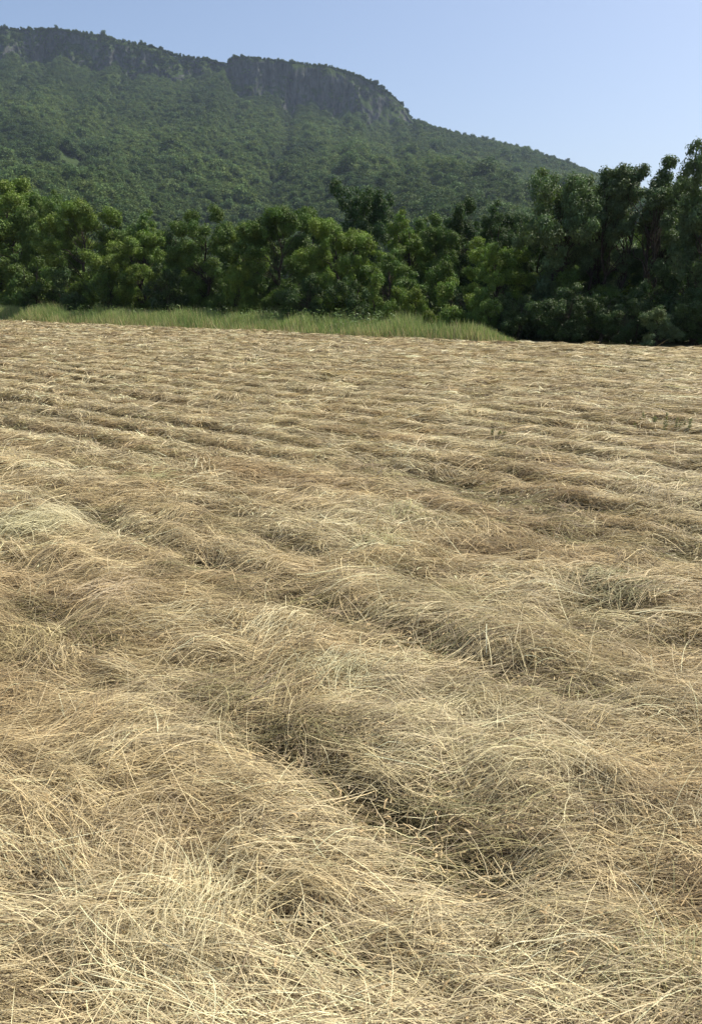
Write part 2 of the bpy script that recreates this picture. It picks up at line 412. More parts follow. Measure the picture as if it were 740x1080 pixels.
# litter: short broken bits, flat leaf scraps and seed heads on top of the mat
def litter(rng, n, y0, y1, La, Lb, wa, wb, col, z=.05):
    yy = rng.uniform(y0, y1, n); xx = rng.uniform(-1, 1, n)*(0.44*yy+0.6); dd = np.hypot(xx, yy)
    V, Fc, k = ribbons(xx, yy, rng.uniform(.0, z, n), rng.uniform(0, 2*pi, n), rng.uniform(La, Lb, n), np.maximum(rng.uniform(wa, wb, n), .0006*dd), 2,
                       rng.uniform(0, .006, n), rng.normal(0, .8, n), rng.normal(0, .012, n), rng.uniform(-1.2, 1.2, n), .5)
    C = np.repeat(np.array(col)[None]*rng.uniform(.6, 1.3, n)[:, None], k, 0)
    return V, Fc, np.clip(C, 0, .8)
parts += [litter(rng, 26000, .9, 4.5, .012, .05, .002, .005, HAYS[1]), litter(rng, 9000, .9, 4.5, .01, .035, .003, .007, HAYS[5], .07), litter(rng, 5000, .9, 4.0, .02, .04, .005, .008, HAYS[2], .08),
          litter(rng, 30000, 4.5, 14, .02, .07, .003, .008, HAYS[0], .06), litter(rng, 12000, 4.5, 14, .02, .06, .004, .010, HAYS[5], .08)]
# locks that stand up out of the mat as small fans: pixel, heading of the stalks, spread, strands, length, lift, colour
def fan(rng, px, py, head, spread, n, L, lift, col, r=.10):
    gx, gy = ground_at(px, py)
    x = gx+rng.normal(0, r, n); y = gy+rng.normal(0, r, n)
    th = head+rng.normal(0, spread, n); l = L*rng.uniform(.5, 1.2, n); dd = math.hypot(gx, gy)
    V, Fc, k = ribbons(x, y, rng.uniform(.0, .03, n), th, l, np.maximum(.0022, .00085*dd)*rng.uniform(.6, 1.3, n), 6, l*lift*rng.uniform(.3, 1, n),
                       rng.normal(0, .8, n), l*rng.uniform(-.1, .35, n)*lift*1.5, rng.uniform(-.7, .7, n), .8)
    C = np.repeat(np.array(col)[None]*rng.uniform(.65, 1.25, n)[:, None], k, 0)
    return V, Fc, np.clip(C, 0, .8)
PALE, OLV, TAN = (.64, .57, .35), (.42, .40, .20), (.52, .42, .25)
for f in [(30, 575, .5, .5, 420, .5, .32, (.54, .50, .30)), (55, 560, -.3, .4, 260, .45, .3, (.58, .52, .32)), (425, 552, 1.2, .9, 160, .28, .3, OLV), (400, 583, .2, .8, 240, .3, .25, OLV),
          (628, 622, .2, 1.3, 380, .30, .2, (.30, .28, .15)), (662, 626, .0, 1.3, 380, .30, .2, (.33, .31, .16)), (300, 683, .9, .35, 260, .28, .3, PALE), (280, 672, 1.1, .3, 200, .26, .3, PALE), (350, 720, 1.0, .45, 240, .26, .3, (.58, .55, .34)),
          (500, 770, 1.5, .8, 160, .24, .35, PALE), (470, 790, .9, .7, 160, .22, .3, TAN), (610, 835, 1.2, .9, 200, .24, .3, PALE), (560, 800, .5, .9, 200, .22, .3, TAN),
          (150, 905, 1.2, .4, 260, .22, .35, TAN), (200, 985, 1.3, .3, 220, .20, .5, PALE), (185, 1010, 1.1, .35, 220, .20, .5, PALE), (240, 960, 1.0, .4, 160, .20, .45, PALE), (100, 1030, 1.6, .5, 150, .17, .5, TAN),
          (205, 950, 1.9, .3, 110, .20, .5, PALE), (700, 1020, 1.5, .5, 160, .17, .45, OLV), (720, 900, .9, .6, 200, .22, .3, PALE), (140, 760, .4, .6, 260, .26, .2, TAN), (440, 660, .3, .5, 160, .28, .25, PALE),
          (210, 520, .1, .5, 200, .4, .2, PALE), (160, 515, .6, .5, 160, .4, .2, OLV), (120, 640, .3, .4, 280, .34, .25, (.58, .47, .30)), (195, 665, .2, .4, 240, .32, .25, PALE)]:
    parts.append(fan(rng, *f))
V, Fc, C = join(parts)
print('hay faces', len(Fc))
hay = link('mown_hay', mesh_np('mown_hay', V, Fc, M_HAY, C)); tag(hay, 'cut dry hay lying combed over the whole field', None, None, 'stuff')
del V, Fc, C, parts

# ------------------------------------------------------------------ green strip of uncut grass
def grass_strip():
    rng = np.random.default_rng(5)
    n = 120000
    X = rng.uniform(-32, EB[0]+0.8, n)
    dep = rng.beta(1.0, 1.3, n)*7.5
    taper = np.clip((EB[0]+0.9-X)/2.6, 0.06, 1)
    dep *= np.maximum(taper, .15)
    Y = edge_y(X)+dep+0.15*rng.normal(0, 1, n)-0.5*np.abs(rng.normal(0, 1, n))*(rng.random(n) < .12)
    pat = fbm(X*0.5, Y*0.5, 7, 3); tall = sstep(0.1, 0.6, fbm(X*0.9, Y*0.9, 17, 2))
    L = rng.uniform(0.52, 1.0, n)*(0.82+0.35*pat)+0.42*tall*rng.random(n)
    L *= 1+.22*sstep(-8, -20, X)
    L *= np.clip(0.55+dep*0.5, 0.5, 1)*np.clip(taper+0.45, 0, 1)
    rise = L*rng.uniform(0.86, 0.96, n)
    flat = lambda x, y: x*0-0.14
    V, Fc, k = ribbons(X, Y, np.zeros(n), rng.uniform(0, 2*pi, n), L, rng.uniform(.012, .032, n), 3,
                       np.zeros(n), rng.normal(0, .8, n), rise, rng.uniform(-.3, .3, n), 0.8, flat)  # upright blades
    g1, g2, g3 = np.array([.19, .285, .078]), np.array([.28, .35, .115]), np.array([.46, .40, .20])
    q = sstep(-.4, .4, pat+rng.normal(0, .25, n))[:, None]
    c = g1*(1-q)+g2*q
    dry = rng.random(n) < 0.16+0.5*np.exp(-dep/.35)
    c[dry] = g3
    c = c*rng.uniform(.75, 1.2, n)[:, None]
    C = np.repeat(c, k, 0)
    # broad leaved weeds among the grass: leaf tufts on short stems
    m = 16000
    cx = rng.uniform(-30, EB[0]-3, 260); cdep = rng.uniform(1.2, 5.5, 260)*np.clip((EB[0]+0.9-cx)/5, .12, 1); ch = rng.uniform(.7, 1.2, 260)
    ci = rng.integers(0, 260, m)  # which weed each leaf belongs to
    x2 = cx[ci]+rng.normal(0, .16, m); y2 = edge_y(cx)[ci]+cdep[ci]+rng.normal(0, .16, m)
    z2 = ch[ci]*rng.uniform(.25, 1, m)
    L2 = rng.uniform(.06, .13, m)
    V2, F2, k2 = ribbons(x2, y2, z2, rng.uniform(0, 2*pi, m), L2, rng.uniform(.03, .06, m), 2, np.zeros(m), np.zeros(m), rng.normal(0, .03, m), rng.uniform(-.8, .8, m), .9, flat)
    C2 = np.repeat(np.array([.14, .22, .06])[None]*rng.uniform(.7, 1.25, m)[:, None], k2, 0)
    V, Fc, C = join([(V, Fc, C), (V2, F2, C2)])
    o = link('tall_grass', mesh_np('tall_grass', V, Fc, M_GRASS, C)); tag(o, 'strip of tall uncut green grass between hay and trees', None, None, 'stuff')
grass_strip()

# ------------------------------------------------------------------ trees
def tube(path, rads, sides=7):
    path = np.array(path, float); n = len(path); V = []
    for i in range(n):
        d = path[min(i+1, n-1)]-path[max(i-1, 0)]; d /= np.linalg.norm(d)+1e-9
        a = np.cross(d, [0.3, 1, 0.1]); a /= np.linalg.norm(a)+1e-9; b = np.cross(d, a)
        for j in range(sides):
            q = 2*pi*j/sides; V.append(path[i]+rads[i]*(a*cos(q)+b*sin(q)))
    Fc = [[i*sides+j, i*sides+(j+1) % sides, (i+1)*sides+(j+1) % sides, (i+1)*sides+j] for i in range(n-1) for j in range(sides)]
    return np.array(V), np.array(Fc)
def wander(rng, a, b, n, amp):
    a, b = np.array(a, float), np.array(b, float)
    t = np.linspace(0, 1, n)[:, None]
    p = a+(b-a)*t
    return p+rng.normal(0, amp, (n, 3))*np.sin(pi*t)

def leaves_mesh(name, rng, centers, radii, per, size, squash=0.75, up=0.5, clear=0.35):
    """thousands of small leaf faces gathered in uneven sprays"""
    n = len(centers); rep = np.maximum(8, (per*(radii/radii.mean())**2).astype(int))
    idx = np.repeat(np.arange(n), rep); m = len(idx)
    u = rng.normal(0, 1, (m, 3)); u /= np.linalg.norm(u, axis=1)[:, None]
    rr = (clear+(1-clear)*rng.random(m)**0.6)*radii[idx]*(1+0.25*rng.normal(0, 1, m))
    P = centers[idx]+u*rr[:, None]*np.array([1, 1, squash])
    nrm = u*0.9+np.array([0, 0, up])+rng.normal(0, 0.45, (m, 3)); nrm /= np.linalg.norm(nrm, axis=1)[:, None]
    a = np.cross(nrm, rng.normal(0, 1, (m, 3))); a /= np.linalg.norm(a, axis=1)[:, None]
    b = np.cross(nrm, a)
    s = (size*rng.uniform(0.6, 1.5, m))[:, None]
    fold = nrm*s*0.18
    V = np.stack([P-a*s, P-b*s*0.45+fold, P+a*s, P+b*s*0.45+fold], 1).reshape(-1, 3)
    Fc = np.arange(m*4).reshape(m, 4)
    tone = (rng.uniform(0.86, 1.16, n)[idx]*rng.uniform(0.7, 1.3, m))
    warm = rng.uniform(-.1, .1, n)[idx]
    c = np.stack([tone*(1+warm), tone, tone*(1-warm)], 1)
    return mesh_np(name, V, Fc, M_LEAF, np.repeat(c, 4, 0))

def tree_proto(seed, H, W, base, nclump, crad, per, leaf, stems=1, lean=0.1, top=1.0, trunk_r=0.14, ragged=0.35):
    """returns trunk mesh, branch mesh and crown mesh for a tree of height H and crown width W, crown starting at base"""
    rng = np.random.default_rng(seed)
    ph = rng.uniform(0, 6.28, 6)
    ragged *= 0.7; cz = (H+base)/2; hz = (H-base)/2
    def env(az, el):
        s = 1+ragged*(0.5*math.sin(2*az+ph[0])+0.4*math.sin(3*az+ph[1]+2*el)+0.35*math.sin(5*az+ph[2])*math.cos(3*el+ph[3])+0.4*math.sin(4*el+ph[4]+az))
        return s
    cs, rs = [], []
    nl = max(7, nclump//7)
    for li in range(nl*7):
        if len(cs) >= nclump: break
        az = rng.uniform(0, 2*pi); sl = rng.uniform(-1, 1); el = math.asin(sl)
        r = rng.uniform(0.25, 1.0)**0.42*env(az, el)*0.80
        k = math.cos(el)
        lc = np.array([r*k*cos(az)*W/2, r*k*sin(az)*W/2, cz+r*sl*hz*top])
        lr = crad*rng.uniform(0.9, 1.7)
        for q in range(7):
            u = rng.normal(0, 1, 3); u /= np.linalg.norm(u)
            c = lc+u*lr*rng.uniform(.55, 1.0)*np.array([1, 1, .8])
            if c[2] < 0.12: c[2] = rng.uniform(.15, .6) if base < 1 else base*rng.uniform(.7, 1.1)
            cs.append(c); rs.append(crad*rng.uniform(0.5, 1.05))
    cs, rs = np.array(cs), np.array(rs)
    hx = np.percentile(np.hypot(cs[:, 0], cs[:, 1]), 93); cs[:, :2] *= (W/2-crad*.5)/hx
    zt = cs[:, 2].max()+crad*.3
    cs[:, 2] *= H/zt
    crown = leaves_mesh('crown', rng, cs, rs, per, leaf)
    TV, TF, BV, BF, tb, bb = [], [], [], [], 0, 0
    tops = []
    for s in range(stems):
        a = rng.uniform(0, 2*pi) if stems > 1 else 0
        off = 0.0 if stems == 1 else rng.uniform(.1, .35)
        x0, y0 = off*cos(a), off*sin(a)
        sp = lean*W*(0.5 if stems == 1 else 1.4)
        x1, y1 = x0*2+sp*cos(a+rng.normal(0, .5)), y0*2+sp*sin(a+rng.normal(0, .5))
        hh = H*rng.uniform(.74, .88)
        p = wander(rng, (x0, y0, -0.1), (x1, y1, hh), 9, 0.02*H)
        rad = trunk_r*(1 if stems == 1 else 0.6)*np.array([1.5, 1.1, 1, .93, .85, .72, .56, .38, .2])
        V, Q = tube(p, rad, 8); TV.append(V); TF.append(Q+tb); tb += len(V); tops.append(p)
    order = rng.permutation(nclump)[:min(nclump, 44)]
    for i in order:
        p = tops[rng.integers(0, stems)]
        zt = np.clip(cs[i][2]*rng.uniform(.5, .8), p[1][2], p[-1][2])
        k = int(np.argmin(np.abs(p[:, 2]-zt))); st = p[k]
        q = wander(rng, st, cs[i], 6, 0.02*H); q[1:5, 2] += 0.06*np.linalg.norm(cs[i]-st)
        r0 = trunk_r*0.36*(1-0.06*k)
        V, Q = tube(q, r0*np.array([1, .8, .62, .48, .32, .12]), 5); BV.append(V); BF.append(Q+bb); bb += len(V)
    trunk = mesh_np('trunk', np.concatenate(TV), np.concatenate(TF), M_BARK, None, True)
    branch = mesh_np('branch', np.concatenate(BV), np.concatenate(BF), M_BARK, None, True)
    return dict(H=H, W=W, trunk=trunk, branch=branch, crown=crown)

PROTO = {
 'round':  [tree_proto(1, 8, 7.0, 0.2, 360, .50, 230, .072, ragged=.22), tree_proto(2, 8, 6.6, 0.3, 340, .50, 230, .072, ragged=.25), tree_proto(3, 8, 6.4, 0.2, 340, .50, 230, .072, ragged=.2)],
 'oval':   [tree_proto(4, 8, 5.0, 0.4, 240, .48, 170, .076), tree_proto(5, 8, 4.8, 0.3, 230, .48, 170, .076)],
 'loose':  [tree_proto(6, 8, 6.2, 0.7, 210, .50, 160, .078, ragged=.5), tree_proto(7, 8, 5.6, 0.5, 200, .50, 160, .078, ragged=.5)],
 'slender': [tree_proto(8, 7, 3.4, 1.6, 200, .30, 110, .058, stems=2, trunk_r=.12, ragged=.9), tree_proto(9, 7, 3.2, 1.8, 180, .32, 105, .060, stems=3, trunk_r=.13, ragged=.95),
             tree_proto(10, 7, 4.2, 1.3, 230, .35, 115, .060, stems=3, trunk_r=.13, ragged=.8)],
 'bush':   [tree_proto(11, 3, 3.6, 0.1, 90, .34, 170, .056, stems=4, trunk_r=.05, ragged=.4), tree_proto(12, 3, 3.2, 0.1, 84, .34, 170, .056, stems=4, trunk_r=.05, ragged=.45)],
}
COLS = {'bright': (0.150, 0.215, 0.042), 'mid': (0.098, 0.155, 0.035), 'dark': (0.056, 0.092, 0.030), 'blue': (0.110, 0.155, 0.068), 'yellow': (0.165, 0.225, 0.042)}
trng = random.Random(3)
def place_tree(kind, var, px, top, Y, width, colour, label, cat='tree', group='trees along the far edge of the field', name=None):
    """px, top, width are measured in the photo; Y is the real distance"""
    pr = PROTO[kind][var % len(PROTO[kind])]
    X, Zt = at(px, top, Y)
    hgt = Zt+0.16
    wm = at(px+width/2, top, Y)[0]-at(px-width/2, top, Y)[0]
    o = bpy.data.objects.new(name or ('shrub' if kind == 'bush' else 'tree'), None); COL.objects.link(o)
    o.empty_display_size = 0.5
    o.location = (X, Y, -0.16); o.rotation_euler = (0, 0, trng.uniform(0, 2*pi))
    sxy = wm/pr['W']; o.scale = (sxy, sxy, hgt/pr['H'])
    tag(o, label, cat, group)
    c = link('crown', pr['crown'], o)
    k = trng.uniform(.9, 1.12); cc = COLS[colour]; c.color = (cc[0]*k, cc[1]*k, cc[2]*k, 1)
    link('trunk', pr['trunk'], o); link('branch', pr['branch'], o)
    return o
def E(px, off):
    """distance of the point 'off' metres behind the field edge, looking along column px"""
    k = (px-PW/2)/F
    Y = 40.0
    for _ in range(30): Y = 0.5*Y+0.5*float(edge_y(k*Y/CP*0.985))
    return Y+off

TREES = [
 # kind, variant, px, top y, offset behind the edge, width px, colour, label
 ('round', 0, 2, 186, 9, 125, 'bright', 'broad bright green tree cut by the left edge of the photo'),
 ('round', 1, 47, 199, 11, 80, 'mid', 'tall mid green crown just right of the leftmost tree'),
 ('round', 2, 88, 214, 8, 88, 'bright', 'yellow green rounded tree right of the two tall left trees'),
 ('oval', 0, 143, 222, 13, 62, 'mid', 'tree crown rising behind the pale low round tree at left'),
 ('round', 1, 150, 240, 8, 78, 'bright', 'pale low round tree in front of a taller crown at left'),
 ('round', 0, 213, 217, 8, 84, 'mid', 'full round tree with dark left side and light right side'),
 ('oval', 1, 255, 236, 10, 50, 'yellow', 'narrow yellow green tree squeezed between two full round trees'),
 ('round', 2, 297, 221, 8, 92, 'mid', 'wide dark tree in the middle with its crown reaching the grass'),
 ('round', 1, 356, 229, 8, 80, 'bright', 'rounded yellow topped tree below the tall dark oak'),
 ('loose', 0, 384, 188, 20, 78, 'dark', 'tall dark oak standing above the middle of the tree line'),
 ('oval', 0, 432, 222, 13, 66, 'bright', 'light green tree behind the low bushes right of the oak'),
 ('loose', 1, 410, 262, 8, 66, 'mid', 'spreading mid green tree in front of the light tree right of the oak'),
 ('round', 2, 466, 240, 11, 66, 'mid', 'mid height tree left of the twin dark crowns'),
 ('oval', 1, 492, 210, 12, 58, 'dark', 'left one of the twin narrow dark crowns'),
 ('oval', 0, 526, 213, 12, 56, 'dark', 'right one of the twin narrow dark crowns'),
 ('loose', 0, 526, 252, 7, 78, 'bright', 'sunlit green tree below the twin dark crowns'),
 ('loose', 0, 596, 172, 7, 108, 'blue', 'tall domed tree with bluish leaves standing against the sky'),
 ('slender', 2, 630, 186, 9, 96, 'blue', 'lower right shoulder crown beside the tall domed tree'),
 ('slender', 0, 655, 173, 8, 74, 'blue', 'slender tree with one thin pointed top against the sky'),
 ('slender', 1, 690, 166, 8, 74, 'blue', 'slender forked tree second from the right edge'),
 ('slender', 2, 713, 184, 10, 84, 'blue', 'thin tree just left of the tall edge tree at right'),
 ('loose', 1, 752, 132, 5.5, 96, 'blue', 'tallest tree cut by the right edge of the photo'),
 ('oval', 1, 686, 236, 15, 62, 'yellow', 'yellow green crown glowing between the slender trunks at right'),
 ('oval', 0, 625, 250, 14, 66, 'bright', 'light green crown seen behind the stems of the domed tree'),
 ('round', 0, 735, 232, 10, 90, 'dark', 'dark mass of leaves low at the right edge of the photo'),
 ('round', 1, 570, 240, 9, 70, 'dark', 'dark full tree below the left side of the domed tree'),
 ('round', 2, 652, 262, 10, 84, 'dark', 'dark low tree under the slender pointed tree'),
 # behind
 ('oval', 1, 118, 230, 18, 56, 'dark', 'dark crown in the gap right of the yellow green left tree'),
 ('oval', 0, 182, 232, 18, 56, 'dark', 'dark crown in the gap left of the full round tree'),
 ('round', 0, 270, 230, 20, 66, 'dark', 'dark crown in the gap left of the wide middle tree'),
 ('round', 1, 330, 218, 20, 66, 'mid', 'crown peeping over the gap left of the tall oak'),
 ('oval', 1, 455, 226, 22, 60, 'mid', 'crown peeping over behind the light tree right of the oak'),
 ('round', 2, 548, 226, 18, 66, 'dark', 'dark crown between the twin crowns and the domed tree'),
 ('round', 0, -75, 190, 15, 110, 'mid', 'green tree standing beyond the left edge of the photo'),
 ('slender', 2, 815, 160, 4, 100, 'blue', 'tree standing beyond the right edge of the photo'),
]
for k, v, px, top, off, wd, cl, lab in TREES:
    place_tree(k, v, px, top, E(px, off), wd, cl, lab)
SHRUBS = [
 (28, 268, 5.5, 74, 'mid', 'leafy shrub under the leftmost broad tree'),
 (72, 282, 5.2, 52, 'dark', 'dark shrub at the foot of the yellow green left tree'),
 (118, 276, 5.2, 56, 'mid', 'shrub filling the gap left of the pale low tree'),
 (176, 280, 5.2, 50, 'dark', 'dark shrub at the right foot of the pale low tree'),
 (250, 276, 5.2, 50, 'bright', 'light shrub between the two full round trees'),
 (318, 290, 4.8, 52, 'dark', 'dark shrub at the foot of the wide middle tree'),
 (368, 292, 4.8, 56, 'dark', 'dark shrub below the yellow topped tree'),
 (405, 285, 4.6, 46, 'bright', 'pale round shrub below the spreading tree'),
 (438, 300, 4.0, 46, 'yellow', 'low yellow green shrub behind the grass right of the middle'),
 (478, 294, 3.6, 56, 'bright', 'bushy bright shrub at the right end of the grass strip'),
 (468, 270, 6.5, 60, 'mid', 'tall mid green shrub behind the bright shrubs'),
 (510, 300, 3.4, 40, 'mid', 'small shrub where the green grass ends'),
 (545, 308, 3.6, 56, 'dark', 'dark shrub right of the end of the green grass'),
 (590, 300, 3.6, 66, 'dark', 'dark shrub under the domed tree'),
 (632, 310, 3.6, 60, 'dark', 'dark shrub right of the domed tree stems'),
 (668, 316, 3.2, 44, 'dark', 'dark shrub left of the pale leaved shrub'),
 (694, 322, 1.8, 54, 'blue', 'pale leaved low shrub on the edge of the hay at right'),
 (735, 300, 2.6, 66, 'dark', 'dark shrub in the bottom right corner of the tree line'),
 (790, 290, 3.0, 70, 'dark', 'dark shrub beyond the right edge of the photo'),
 (610, 282, 6.5, 76, 'mid', 'taller shrub behind the dark ones under the domed tree'),
 (705, 280, 6.0, 76, 'dark', 'tall dark shrub behind the pale leaved shrub'),
]
for i, (px, top, off, wd, cl, lab) in enumerate(SHRUBS):
    place_tree('bush', i, px, top, E(px, off), wd, cl, lab, 'shrub', 'shrubs under the trees at the field edge')

# dark tangle of brambles and saplings that closes the gaps between the trunks
def undergrowth():
    rng = np.random.default_rng(31)
    n = 1500
    x = rng.uniform(-36, 20, n); y = edge_y(x)+rng.uniform(8.5, 13.5, n)
    y = np.where(x > 4, edge_y(x)+rng.uniform(5.5, 10, n), y)
    hh = 1.5+0.9*fbm(x*0.5, y*0.5, 66, 2)
    c = np.stack([x, y, rng.uniform(0.0, 1, n)*hh], 1)
    me = leaves_mesh('undergrowth', rng, c, rng.uniform(.35, .6, n), 130, .085)
    o = link('undergrowth', me); o.color = (.060, .092, .030, 1); tag(o, 'dark brambles and saplings between the tree trunks', None, None, 'stuff')
undergrowth()

# ------------------------------------------------------------------ small weeds standing up out of the hay
def weed(px, py, h_px, n, label, spread=.05):
    x, y = ground_at(px, py); rng = np.random.default_rng(int(px*7+py))
    hh = h_px/F*y
    o = bpy.data.objects.new('weed', None); COL.objects.link(o); o.location = (x, y, float(height(x, y))); o.empty_display_size = .2
    tag(o, label, 'weed', 'small weeds standing in the hay')
    for i in range(n):
        bx, by = rng.normal(0, spread, 2); tx, ty = bx+rng.normal(0, .12*hh), by+rng.normal(0, .12*hh); h1 = hh*rng.uniform(.6, 1)
        p = wander(rng, (bx, by, -.02), (tx, ty, h1), 5, .02*hh); v, q = tube(p, np.array([1, .9, .8, .6, .35])*max(.003, .00028*y), 5)
        st = link('stem', mesh_np('stem', v, q, M_BARK, None, True), o)
        L = np.array([np.array([bx, by, 0])+t*np.array([tx-bx, ty-by, h1])+rng.normal(0, .02, 3)*hh for t in np.linspace(.2, 1, 8)])
        l = link('foliage', leaves_mesh('foliage', rng, L, np.full(len(L), .12*hh), 10, max(.010, .045*hh)), st); l.color = (.24, .23, .11, 1)
weed(277, 406, 12, 3, 'thin lone weed standing in the pale hay left of the middle of the field')
weed(527, 470, 13, 3, 'lone upright weed sprig right of the middle of the field')
weed(681, 452, 13, 5, 'weed sprig at the left end of the short row by the right edge', .12)
weed(703, 455, 10, 6, 'low wide weed in the middle of the short row by the right edge', .20)
weed(731, 459, 17, 7, 'tallest weed of the short row, nearest the right edge', .12)
weed(560, 452, 7, 3, 'tiny weed just above the lone sprig right of the middle')

# ------------------------------------------------------------------ the hill
RIDGE = [(-500, 70), (-250, 45), (-100, 32), (0, 30), (30, 32), (60, 32), (110, 40), (160, 50), (185, 60), (215, 63), (238, 68), (246, 61), (265, 61), (310, 67), (345, 71),
         (380, 82), (405, 95), (425, 112), (436, 129), (470, 139), (520, 151), (560, 161), (590, 171), (620, 181), (650, 192), (700, 210), (780, 240), (900, 275), (1100, 300), (1400, 310)]
CLIFFH = [(-500, 25), (-100, 30), (0, 34), (100, 34), (150, 30), (185, 22), (205, 26), (236, 14), (246, 40), (300, 46), (350, 44), (400, 36), (430, 20), (438, 3), (1400, 0)]
RX = [p[0] for p in RIDGE]; RYp = [p[1] for p in RIDGE]
YR = 1250.0
def hill_surface(px, v):
    """px photo column of the ridge, v 0 foot .. 1 foot of cliff .. 2 rim .. 3 back; arrays"""
    yr = np.interp(px, RX, RYp)
    ch = np.interp(px, [p[0] for p in CLIFFH], [p[1] for p in CLIFFH])/F*YR*1.05*(1+0.30*fbm(np.asarray(px)/17., 0*np.asarray(px)+4, 222, 3))
    kx = (px-PW/2)/F
    ky = (PH/2-yr)/F
    t = YR/(CP+ky*SP)
    X = kx*t
    Zr = CZ+(-SP+ky*CP)*t
    Zr = np.maximum(Zr, 2)
    Zb = np.maximum(Zr-ch, 1)                      # foot of cliff
    Yf = 150+0.05*np.abs(X)                        # foot of the hill
    Yb = YR-18-0.3*ch
    s = np.clip(v, 0, 1)
    Y = Yf+(Yb-Yf)*s
    prof = s**1.45
    Z = Zb*prof
    # gullies and spurs
    damp = np.sin(pi*np.clip(s, 0, 1))**0.7*(1-0.85*sstep(.45, .95, s))
    Z = Z+damp*(26*fbm(X/190+0.4*Y/400, Y/420, 101, 3)+10*fbm(X/45, Y/80, 111, 3))*np.minimum(1, Zr/200)
    c = np.clip(v-1, 0, 1)
    butt = 24*fbm(X/42, c*0.6+5, 121, 3)+7*np.abs(vnoise(X/16, c*1.4, 131))+4*fbm(X/7, c*7, 141, 2)
    ledge = 0.35*c+0.65*sstep(.05, .98, c)
    Y = np.where(v > 1, Yb+(YR-Yb)*c*0.9+butt*np.sin(pi*np.clip(c*1.0, 0, 1)**0.8)*np.minimum(1, ch/40), Y)
    Z = np.where(v > 1, Zb+(Zr-Zb)*ledge, Z)
    b = np.clip(v-2, 0, 1)
    Y = np.where(v > 2, YR+b*900, Y)
    Z = np.where(v > 2, Zr*(1-b*0.95)-6*np.sin(pi*b), Z)
    # columns fan out from the viewer's side of the valley, so keep true proportions at every depth
    X = X*(0.30+0.70*np.clip(Y/YR, 0, 1.4))
    return X, Y, Z
def build_hill():
    pxs = np.concatenate([np.arange(-500, -20, 8), np.arange(-20, 720, 1.3), np.arange(720, 1400, 10)]).astype(float)
    vs_ = np.concatenate([np.linspace(0, 1, 170), np.linspace(1, 2, 44)[1:], np.linspace(2, 3, 24)[1:]])
    PX, VV = np.meshgrid(pxs, vs_)
    X, Y, Z = hill_surface(PX, VV)
    V = np.stack([X, Y, Z-0.3], -1).reshape(-1, 3)
    nr, nc = PX.shape
    i = np.arange(nr*nc).reshape(nr, nc)
    Fc = np.stack([i[:-1, :-1], i[:-1, 1:], i[1:, 1:], i[1:, :-1]], -1).reshape(-1, 4)
    o = link('hills', mesh_np('hills', V, Fc, M_HILL, None, True)); tag(o, 'long wooded hill with grey cliffs along its ridge', None, None, 'structure')
build_hill()

# ------------------------------------------------------------------ wood on the hill (one mass of thousands of crowns)
def crown_far(seed, tall):
    rng = np.random.default_rng(seed)
    n = 14
    cs = rng.normal(0, 1, (n, 3)); cs /= np.linalg.norm(cs, axis=1)[:, None]
    cs *= rng.uniform(.3, 1, n)[:, None]*np.array([2.3, 2.3, 1.9*tall]); cs[:, 2] += 3.0*tall
    return leaves_mesh('far_crown', rng, cs, rng.uniform(1.0, 2.0, n), 60, 0.40, 0.8, 0.6, 0.5)
def hill_leaf_mat():
    m, t, out = new_mat('far_leaves')
    a = N(t, 'ShaderNodeAttribute', attribute_name='tint')
    oi = N(t, 'ShaderNodeObjectInfo')
    pa = N(t, 'ShaderNodeAttribute', attribute_name='patch'); pa.attribute_type = 'INSTANCER'
    r = N(t, 'ShaderNodeValToRGB'); e = r.color_ramp.elements
    e[0].position, e[0].color = 0.0, (0.050, 0.085, 0.026, 1); e[1].position, e[1].color = 1.0, (0.135, 0.192, 0.052, 1)
    e.new(0.5).color = (0.090, 0.138, 0.040, 1)
    ad = N(t, 'ShaderNodeMath', operation='MULTIPLY_ADD'); ad.inputs[1].default_value = 0.38
    t.links.new(oi.outputs['Random'], ad.inputs[0]); t.links.new(pa.outputs['Fac'], ad.inputs[2]); t.links.new(ad.outputs[0], r.inputs[0])
    mul = N(t, 'ShaderNodeMix', data_type='RGBA', blend_type='MULTIPLY'); mul.inputs[0].default_value = 1
    t.links.new(r.outputs[0], mul.inputs[6]); t.links.new(a.outputs['Color'], mul.inputs[7])
    p = N(t, 'ShaderNodeBsdfPrincipled'); p.inputs['Roughness'].default_value = 0.7; p.inputs['Specular IOR Level'].default_value = 0.15
    tr = N(t, 'ShaderNodeBsdfTranslucent'); mx = N(t, 'ShaderNodeMixShader'); mx.inputs[0].default_value = 0.25
    t.links.new(mul.outputs[2], p.inputs['Base Color']); t.links.new(mul.outputs[2], tr.inputs[0])
    t.links.new(p.outputs[0], mx.inputs[1]); t.links.new(tr.outputs[0], mx.inputs[2]); t.links.new(mx.outputs[0], out.inputs[0])
    return m
